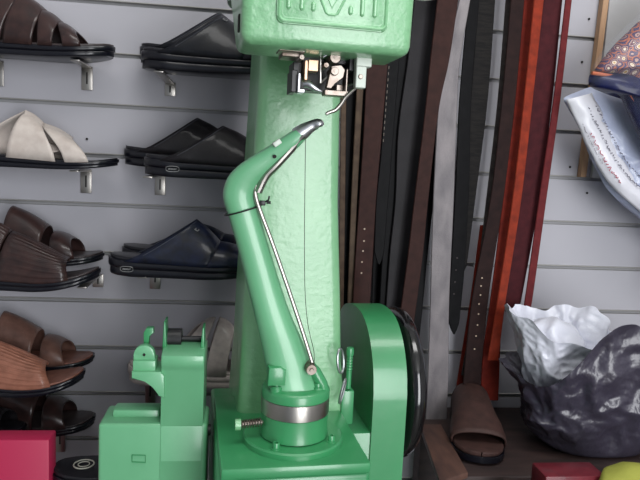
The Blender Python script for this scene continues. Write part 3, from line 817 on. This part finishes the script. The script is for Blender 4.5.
# ---------------------------------------------------------------- bench at the right with its things
BZ = .818
bx0 = P(424, 420, -.1).x
t = thing('work_bench', 'dark worn wooden bench top below the hanging belts', 'bench', (bx0, -.35, 0))
ex = 1.5 - bx0
by0 = PZ(520, 476, BZ).y
bm = BM(); box(bm, (0, by0 + .35, BZ - .025), (ex, .342, BZ), .003); finish('bench_top', bm, BENCHM, t)
for x_ in (.0, ex - .05):
    for y_ in (by0 + .36, .28):
        bm = BM(); box(bm, (x_ + .005, y_, 0), (x_ + .05, y_ + .045, BZ - .024), .003); finish('bench_leg', bm, BENCHM, t)
bm = BM(); box(bm, (.0, by0 + .37, .35), (ex, .33, .37), .003); finish('lower_shelf', bm, BENCHM, t)
# loose board by the wheel
bl = [PZ(x, y, BZ + .012) for x, y in ((420, 424), (441, 424), (468, 472), (440, 482))]
bm = BM(); prism(bm, [(p.x, p.y) for p in bl], BZ, BZ + .012, 'Z', .002)
tag(finish('wooden_board', bm, mat('brown_board', (96, 68, 58), .6, var=((66, 46, 42), 14, (3, 1, 1), .4, .7))), 'short brown wooden board lying beside the black handwheel', 'board')
# brown slipper, toe away from the viewer
hp_, tp_ = PZ(481, 467, BZ), PZ(462, 392, BZ)
ln = (V((tp_.x, tp_.y, 0)) - V((hp_.x, hp_.y, 0))); ang = math.atan2(-ln.y, -ln.x)
br_slip = leather('brown_suede', (74, 52, 48), (60, 43, 40), .6, coat=0)
s = thing('slip_on_slipper', 'brown open-toed slipper lying alone on the wooden bench', 'sandal', (hp_.x, hp_.y, BZ), math.atan2(ln.y, ln.x))
Ls = min(.28, ln.length)
bm = sole_layer(Ls, .105, .006, 0, .6, .02, .026, .001); finish('outsole', bm, BLK_SOLE, s)
bm = sole_layer(Ls, .105, .006, .58, 1, .02, .026, .003, .8); finish('footbed', bm, br_slip, s)
bm = strap_mesh(Ls, .105, .006, .02, .026, (.20, .17, .024, .20), (.92, .80, .055, .92), .01, 14, 24, wk=1.0, pw=.6)
q = finish('vamp', bm, br_slip, s, 60); md = q.modifiers.new('solid', 'SOLIDIFY'); md.thickness = .003

# ---- plastic bags
def bag(name, label, cat, m, base, rbot, rtop, zr, rimf, seedv, amp, nth=180, nz=90, inward=.55, pw=.75, lip=.45):
    bm = BM(); grid = []
    for i in range(nz + 1):
        s_ = i / nz; row = []
        for k in range(nth):
            a = 2 * PI * k / nth
            H = rimf(a)
            if s_ <= .78: t_ = s_ / .78; z_ = H * (t_ ** 1.0); prog = t_ ** pw; inn = 1
            else: t_ = (s_ - .78) / .22; z_ = H * (1 - lip * t_) + .004 * math.sin(t_ * PI); prog = 1; inn = 1 - inward * t_
            rx_ = (rbot[0] + (rtop[0] - rbot[0]) * prog) * inn; ry_ = (rbot[1] + (rtop[1] - rbot[1]) * prog) * inn
            cx, cy = math.cos(a), math.sin(a)
            cx = math.copysign(abs(cx) ** .85, cx); cy = math.copysign(abs(cy) ** .85, cy)
            lean = V((zr[0] * prog, zr[1] * prog, 0))
            p = V((rx_ * cx, ry_ * cy, z_)) + lean
            w = p * 9 + V((seedv, 0, 0)); q = p + noise.noise_vector(w) * .02
            d = (ridged(q * 9 + V((0, seedv, 0))) - .6) * amp + (ridged(V((q.x * 24, q.y * 24, q.z * 13)) + V((seedv, 3, 0))) - .6) * amp * .5 + (ridged(q * 55) - .6) * amp * .16
            f_ = min(1, s_ * 6)
            p += V((cx, cy, .25)).normalized() * d * f_
            p.z = max(p.z, 0.001)
            row.append(bm.verts.new(p))
        grid.append(row)
    for a, b in zip(grid, grid[1:]):
        for k in range(nth): j = (k + 1) % nth; bm.faces.new((a[k], a[j], b[j], b[k]))
    bm.faces.new(grid[0][::-1]); 
    o = finish(name, bm, m, loc=base, sharp=80); tag(o, label, cat); return o
BAGB = mat('black_polythene', (58, 54, 68), .34, bump=(26, .7, .008), bump2=(11, .8, .016, (1, 1, .5)), spec=.8)  # base colour lifted to purple-grey to paint in the sheen of the plastic
BAGW = mat('white_polythene', (222, 224, 236), .32, bump=(60, .4, .004), spec=.6)
bb_ = P(592, 440, -.20)
def rimb(a):   # a=0 right, pi/2 towards the wall, pi left, 3pi/2 towards the viewer
    return .165 + .02 * math.cos(a) + .11 * max(0, math.cos(a + 1.62)) ** 8 + .004 * math.sin(3 * a)
bag('plastic_bag', 'crumpled black plastic bag standing on the bench, open at the top', 'bag', BAGB, V((bb_.x, -.20, BZ + .001)), (.085, .065), (.165, .13), (-.02, 0), rimb, 2.3, .02, lip=.25, inward=.2, pw=.55)
wbp = P(555, 350, -.19)
def rimw(a): return .192 + .016 * math.sin(2 * a + 1) + .02 * math.cos(a - 1.8) + .006 * math.sin(7 * a)
bag('plastic_bag', 'crumpled white plastic bag inside the black one, its rim open', 'bag', BAGW, V((wbp.x, -.185, BZ + .06)), (.03, .03), (.098, .085), (0, 0), rimw, 8.1, .018, inward=.35, pw=1.3, lip=.3)
# goods in the white bag
bm = BM(); bmesh.ops.create_icosphere(bm, subdivisions=4, radius=.055)
for v in bm.verts:
    v.co = V((v.co.x * 1.1, v.co.y * .9, v.co.z * .8)); v.co += v.co.normalized() * (ridged(v.co * 22) - .5) * .012
tag(finish('wrapped_bundle', bm, BAGW, loc=V((wbp.x + .0, -.185, BZ + .205)), sharp=80), 'white wrapped bundle lying in the mouth of the white bag', 'bundle')

# maroon tray and yellow green cloth in the lower right corner, on a stool
t = thing('low_stool', 'tall dark stool at the lower right corner below the bags', 'stool', (P(600, 478, -.46).x, -.46, 0))
SZ = P(600, 480, -.45).z - .035
bm = BM(); box(bm, (-.12, -.08, SZ - .02), (.25, .09, SZ), .004); finish('seat', bm, BENCHM, t)
for x_ in (-.11, .21):
    for y_ in (-.07, .05):
        bm = BM(); box(bm, (x_, y_, 0), (x_ + .03, y_ + .03, SZ - .019), .003); finish('leg', bm, BENCHM, t)
ta, tb_ = P(546, 474, -.44), P(606, 481, -.44)
bm = BM(); box(bm, (ta.x, -.44, SZ), (tb_.x, -.39, (ta.z + tb_.z) / 2 + .002), .003)
tag(finish('small_box', bm, leather('maroon_card', (112, 34, 44), (96, 28, 38), .4)), 'flat glossy maroon box at the bottom edge below the black bag', 'box')
yc = P(625, 482, -.46)
bm = BM(); bmesh.ops.create_icosphere(bm, subdivisions=4, radius=.04)
for v in bm.verts:
    v.co = V((v.co.x * 1.3, v.co.y * .8, v.co.z * .62)); v.co += v.co.normalized() * (ridged(v.co * 20) - .5) * .012
zmin = min(v.co.z for v in bm.verts)
tag(finish('folded_cloth', bm, mat('yellow_green_cloth', (150, 152, 62), .8, bump=(90, .5, .002)), loc=V((yc.x + .02, -.45, SZ - zmin)), sharp=80), 'yellow green bundled cloth in the lower right corner', 'cloth')

# ---------------------------------------------------------------- lower left: crimson box, black sandals, crate
ca, cb = P(-60, 436, -.34), P(49, 440, -.34)
bm = BM(); box(bm, (ca.x, -.34, 0), (cb.x, -.30, cb.z), .003)
tag(finish('display_box', bm, CRIMSON), 'tall narrow crimson box at the lower left edge', 'box')

crz = P(75, 474, -.33).z - .02
c0_, c1_ = P(54, 470, -.37), P(150, 470, -.25)
bm = BM(); box(bm, (c0_.x, -.365, 0), (c1_.x, -.22, crz), .004)
for k in range(3): box(bm, (c0_.x - .002, -.369, .15 + k * .2), (c1_.x + .001, -.364, .20 + k * .2), .001)
tag(finish('wooden_crate', bm, BENCHM), 'dark wooden crate between the crimson box and the small green machine', 'crate')
so = thing('slip_on_slipper', 'black slipper with a pale oval footbed mark, lying on the dark crate', 'sandal', (P(52, 470, -.30).x, -.30, crz + .0005), .0)
bm = sole_layer(.25, .09, .006, 0, .6, .016, .02, .001); finish('outsole', bm, BLK_SOLE, so)
bm = sole_layer(.25, .09, .006, .58, 1, .016, .02, .003, .8); finish('footbed', bm, bed_blk, so)
bm = strap_mesh(.25, .09, .006, .016, .02, (.50, .45, .03, .5), (.85, .8, .05, .85)); q = finish('strap', bm, blk_m, so); md = q.modifiers.new('s', 'SOLIDIFY'); md.thickness = .003
bm = BM(); torus(bm, (.052, -.004, .0235), .016, .0012, 'Z', 32, 6); torus(bm, (.052, -.004, .0235), .009, .001, 'Z', 32, 6); finish('footbed_mark', bm, mat('pale_print', (176, 176, 164), .6), so)

# ---------------------------------------------------------------- packed goods at the right
def pillow(pts, Y, T, amp, seedv, nr=26, nb=140, back=.35, frq=18):
    pts3 = [P(x, y, Y) for x, y in pts]
    n = len(pts3); per = [0]
    for i in range(n): per.append(per[-1] + (pts3[(i + 1) % n] - pts3[i]).length)
    bd = []
    for k in range(nb):
        d_ = per[-1] * k / nb
        for i in range(n):
            if per[i] <= d_ < per[i + 1]:
                t_ = (d_ - per[i]) / (per[i + 1] - per[i]); bd.append(pts3[i].lerp(pts3[(i + 1) % n], t_)); break
    for _ in range(1): bd = [(bd[i - 1] + bd[i] * 2 + bd[(i + 1) % nb]) / 4 for i in range(nb)]
    c = sum(bd, V((0, 0, 0))) / nb
    bm = BM()
    def disp(q): return (ridged(q * frq + V((seedv, 0, 0))) - .5) * amp + (ridged(q * frq * 2.7) - .5) * amp * .35
    def side(sg, TT):
        rows = []
        for r_ in range(1, nr):
            f_ = r_ / nr; row = []
            for b_ in bd:
                q = c.lerp(b_, f_); h = TT * (1 - f_ ** 3.2) ** .6
                q = q + V((0, sg * (h + disp(q) * (1 - f_ ** 6)), 0)); row.append(bm.verts.new(q - c))
            rows.append(row)
        return rows
    edge = [bm.verts.new(b_ - c) for b_ in bd]
    for sg, TT in ((-1, T), (1, T * back)):
        rows = side(sg, TT) + [edge]
        cc = bm.verts.new(V((0, sg * TT, 0)))
        for k in range(nb): bm.faces.new((cc, rows[0][k], rows[0][(k + 1) % nb]))
        for a, b in zip(rows, rows[1:]):
            for k in range(nb): j = (k + 1) % nb; bm.faces.new((a[k], a[j], b[j], b[k]))
    return bm, c
# patterned quilt material
def quilt_mat():
    m = bpy.data.materials.new('paisley_textile'); m.use_nodes = True; nt = m.node_tree; N, L = nt.nodes, nt.links; b = N['Principled BSDF']
    b.inputs['Roughness'].default_value = .6; b.inputs['Coat Weight'].default_value = .35; b.inputs['Coat Roughness'].default_value = .2
    tc = N.new('ShaderNodeTexCoord')
    mp = N.new('ShaderNodeMapping'); mp.inputs['Rotation'].default_value = (0, .8, 0); mp.inputs['Scale'].default_value = (1, .4, 1); L.new(tc.outputs['Object'], mp.inputs[0])
    nz = N.new('ShaderNodeTexNoise'); nz.inputs['Scale'].default_value = 25; L.new(mp.outputs[0], nz.inputs[0])
    mx = N.new('ShaderNodeMixRGB'); mx.inputs[0].default_value = .025; L.new(mp.outputs[0], mx.inputs[1]); L.new(nz.outputs['Color'], mx.inputs[2])
    vo = N.new('ShaderNodeTexVoronoi'); vo.inputs['Scale'].default_value = 66; vo.inputs['Randomness'].default_value = .45; L.new(mx.outputs[0], vo.inputs['Vector'])
    cr = N.new('ShaderNodeValToRGB'); cr.color_ramp.interpolation = 'CONSTANT'; e = cr.color_ramp.elements
    cols = [(0, (190, 150, 84)), (.16, (214, 196, 176)), (.26, (96, 54, 70)), (.36, (176, 140, 130)), (.42, (66, 48, 84)), (.54, (164, 92, 66)), (.66, (52, 46, 88))]
    e[0].position = 0; e[0].color = lin(cols[0][1]); e[1].position = cols[1][0]; e[1].color = lin(cols[1][1])
    for p_, c_ in cols[2:]:
        x = e.new(p_); x.color = lin(c_)
    mt = N.new('ShaderNodeMath'); mt.operation = 'MULTIPLY'; mt.inputs[1].default_value = 1.0
    L.new(vo.outputs['Distance'], mt.inputs[0]); L.new(mt.outputs[0], cr.inputs[0]); L.new(cr.outputs[0], b.inputs['Base Color'])
    bn = N.new('ShaderNodeBump'); bn.inputs['Strength'].default_value = .4; bn.inputs['Distance'].default_value = .003; L.new(vo.outputs['Distance'], bn.inputs['Height']); L.new(bn.outputs[0], b.inputs['Normal'])
    return m
QY = -.185
qc = P(640, 70, QY)
qt = thing('packed_quilt', 'folded patterned quilt with navy edging packed in clear plastic', 'quilt', qc)
NAVY = leather('navy_fabric', (18, 24, 70), (14, 18, 52), .4, coat=.2)
ORP = mat('orange_piping', (176, 96, 66), .6)
bm, c = pillow([(593, 72), (608, 74), (622, 78), (632, 95), (645, 118), (668, 150), (720, 150), (730, 0), (690, -40), (664, 0), (640, 20), (615, 44), (603, 58)], QY, .045, .004, 1)
q = finish('quilt_face', bm, quilt_mat(), qt, 80); q.location = c - qc
bm, c = pillow([(589, 74), (588, 86), (604, 93), (619, 93), (626, 110), (636, 132), (656, 164), (720, 185), (730, 60), (660, 60), (630, 70), (606, 70)], QY + .006, .043, .003, 4)
q = finish('navy_border', bm, NAVY, qt, 80); q.location = c - qc
bm = BM(); pts = catmull([tuple(P(x, y, QY - .012) - qc) for x, y in ((592, 73), (606, 75), (622, 78.5), (630, 93), (642, 114), (664, 150))], 5); tube(bm, pts, .0034, 8); finish('piping', bm, ORP, qt, label='orange piping along the lower edge')
CLEAR = mat('clear_polythene', (210, 214, 232), .12, alpha=.05, spec=.8, bump=(40, .5, .004))
bm, c = pillow([(586, 84), (592, 68), (600, 52), (618, 33), (640, 12), (664, -8), (700, -50), (740, 0), (730, 180), (660, 168), (636, 128), (618, 94)], QY, .052, .006, 6)
q = finish('clear_wrapper', bm, CLEAR, qt, 80); q.location = c - qc
# printed white bag below
wc2 = P(640, 160, -.10)
wt = thing('printed_plastic_bag', 'white translucent plastic bag with red and dark printing, below the quilt', 'bag', wc2)
BAGT = mat('translucent_polythene', (190, 198, 224), .25, bump=(50, .5, .004), spec=.7, alpha=.85)
bm, c = pillow([(562, 98), (574, 93), (592, 86), (612, 92), (640, 105), (700, 120), (730, 200), (720, 280), (680, 248), (640, 219), (622, 205), (606, 188), (590, 158), (579, 128)], -.10, .032, .007, 3)
q = finish('bag_body', bm, BAGT, wt, 80); q.location = c - wc2
band = [(574, 112, 97, ), ]
bl_pts = [(566, 100), (577, 124), (587, 146), (600, 170), (614, 189), (632, 205), (655, 224)]
br_pts = [(592, 93), (602, 112), (611, 130), (621, 152), (633, 172), (648, 188), (672, 205)]
bm = BM(); rows = []
A1, B1 = catmull(bl_pts, 5), catmull(br_pts, 5)
for a_, b_ in zip(A1, B1):
    row = []
    for k in range(9):
        s_ = k / 8; p_ = P(a_[0] + (b_[0] - a_[0]) * s_, a_[1] + (b_[1] - a_[1]) * s_, -.125 - .012 * math.sin(s_ * PI)); p_.y += (ridged(p_ * 22) - .5) * .004
        row.append(bm.verts.new(p_ - wc2))
    rows.append(row)
for a_, b_ in zip(rows, rows[1:]):
    for k in range(8): bm.faces.new((a_[k], a_[k + 1], b_[k + 1], b_[k]))
q = finish('printed_band', bm, mat('white_film', (222, 222, 230), .3, bump=(60, .4, .003)), wt, 80, label='opaque white printed strip'); md = q.modifiers.new('s', 'SOLIDIFY'); md.thickness = .001
RED = mat('red_ink', (168, 52, 78), .6); DINK = mat('dark_ink', (82, 76, 96), .6)
def script(path, Y, m, name, amp=2.0, seedv=1, dens=2.2, r=.0008):
    rnd = random.Random(seedv); cp = catmull(path, 8); bm = BM(); cur = []; 
    i = 0
    L_ = [P(x, y, Y) - wc2 for x, y in cp]
    tot = sum((b - a).length for a, b in zip(L_, L_[1:])); step = .0016
    t_ = 0; pos = L_[0]; k = 0; acc = 0; samples = []
    for a, b in zip(L_, L_[1:]):
        d_ = b - a; ln_ = d_.length; tt_ = d_.normalized(); nn = V((-tt_.z, 0, tt_.x))
        m_ = max(1, int(ln_ / step))
        for j in range(m_): samples.append((a + d_ * (j / m_), tt_, nn))
    word = []
    for p_, tt_, nn in samples:
        if rnd.random() < .28 and len(word) > 1:
            tube(bm, word, r, 5, up=V((0, 1, 0))); word = []; continue
        word.append(p_ + nn * rnd.uniform(-amp, amp) * .0014)
    if len(word) > 2: tube(bm, word, r, 5)
    finish(name, bm, m, wt)
script([(591, 133), (600, 152), (611, 170), (622, 184)], -.1385, RED, 'red_print', 2.3, 3)
script([(588, 108), (600, 130), (611, 152), (623, 170), (638, 186), (652, 196)], -.1385, DINK, 'dark_print', 1.8, 5)
script([(596, 106), (607, 126), (618, 147), (630, 166), (645, 180), (660, 192)], -.135, DINK, 'dark_print', 1.2, 9, r=.0009)
script([(583, 124), (592, 144), (604, 166)], -.134, DINK, 'dark_print', .8, 12, r=.0004)
# shelf just outside the picture that carries the packs
sx = P(672, 250, -.1)
t = thing('side_shelf', 'white side shelf beyond the right edge of the picture', 'shelf', (sx.x, 0, sx.z - .03))
bm = BM(); box(bm, (0, -.3, 0), (.35, -.001, .018), .002); finish('shelf_board', bm, PANELM, t)
bm = BM(); box(bm, (.02, -.25, -.02), (.035, -.001, 0), .002); box(bm, (.3, -.25, -.02), (.315, -.001, 0), .002); finish('shelf_support', bm, STEEL, t)

# ---------------------------------------------------------------- light
def area(name, loc, to, size, size_y, power, col):
    l = bpy.data.lights.new(name, 'AREA'); l.shape = 'RECTANGLE'; l.size = size; l.size_y = size_y; l.energy = power; l.color = col
    o = bpy.data.objects.new(name, l); COL.objects.link(o); o.location = loc
    o.rotation_euler = (V(to) - V(loc)).to_track_quat('-Z', 'Y').to_euler(); return o
area('ceiling_light', (.4, -.95, 2.5), (.3, -.1, 1.3), 1.4, .4, 13, (1, .99, .97))
area('shop_front_daylight', (.9, -3.1, 1.35), (.3, 0, 1.3), 1.1, 2.2, 66, (.97, .98, 1))
w = bpy.data.worlds.new('world'); S.world = w; w.use_nodes = True
w.node_tree.nodes['Background'].inputs[0].default_value = (.75, .85, 1, 1); w.node_tree.nodes['Background'].inputs[1].default_value = .3
S.view_settings.view_transform = 'Standard'; S.view_settings.look = 'None'; S.view_settings.gamma = 1; S.view_settings.exposure = 0
S.view_settings.use_curve_mapping = False
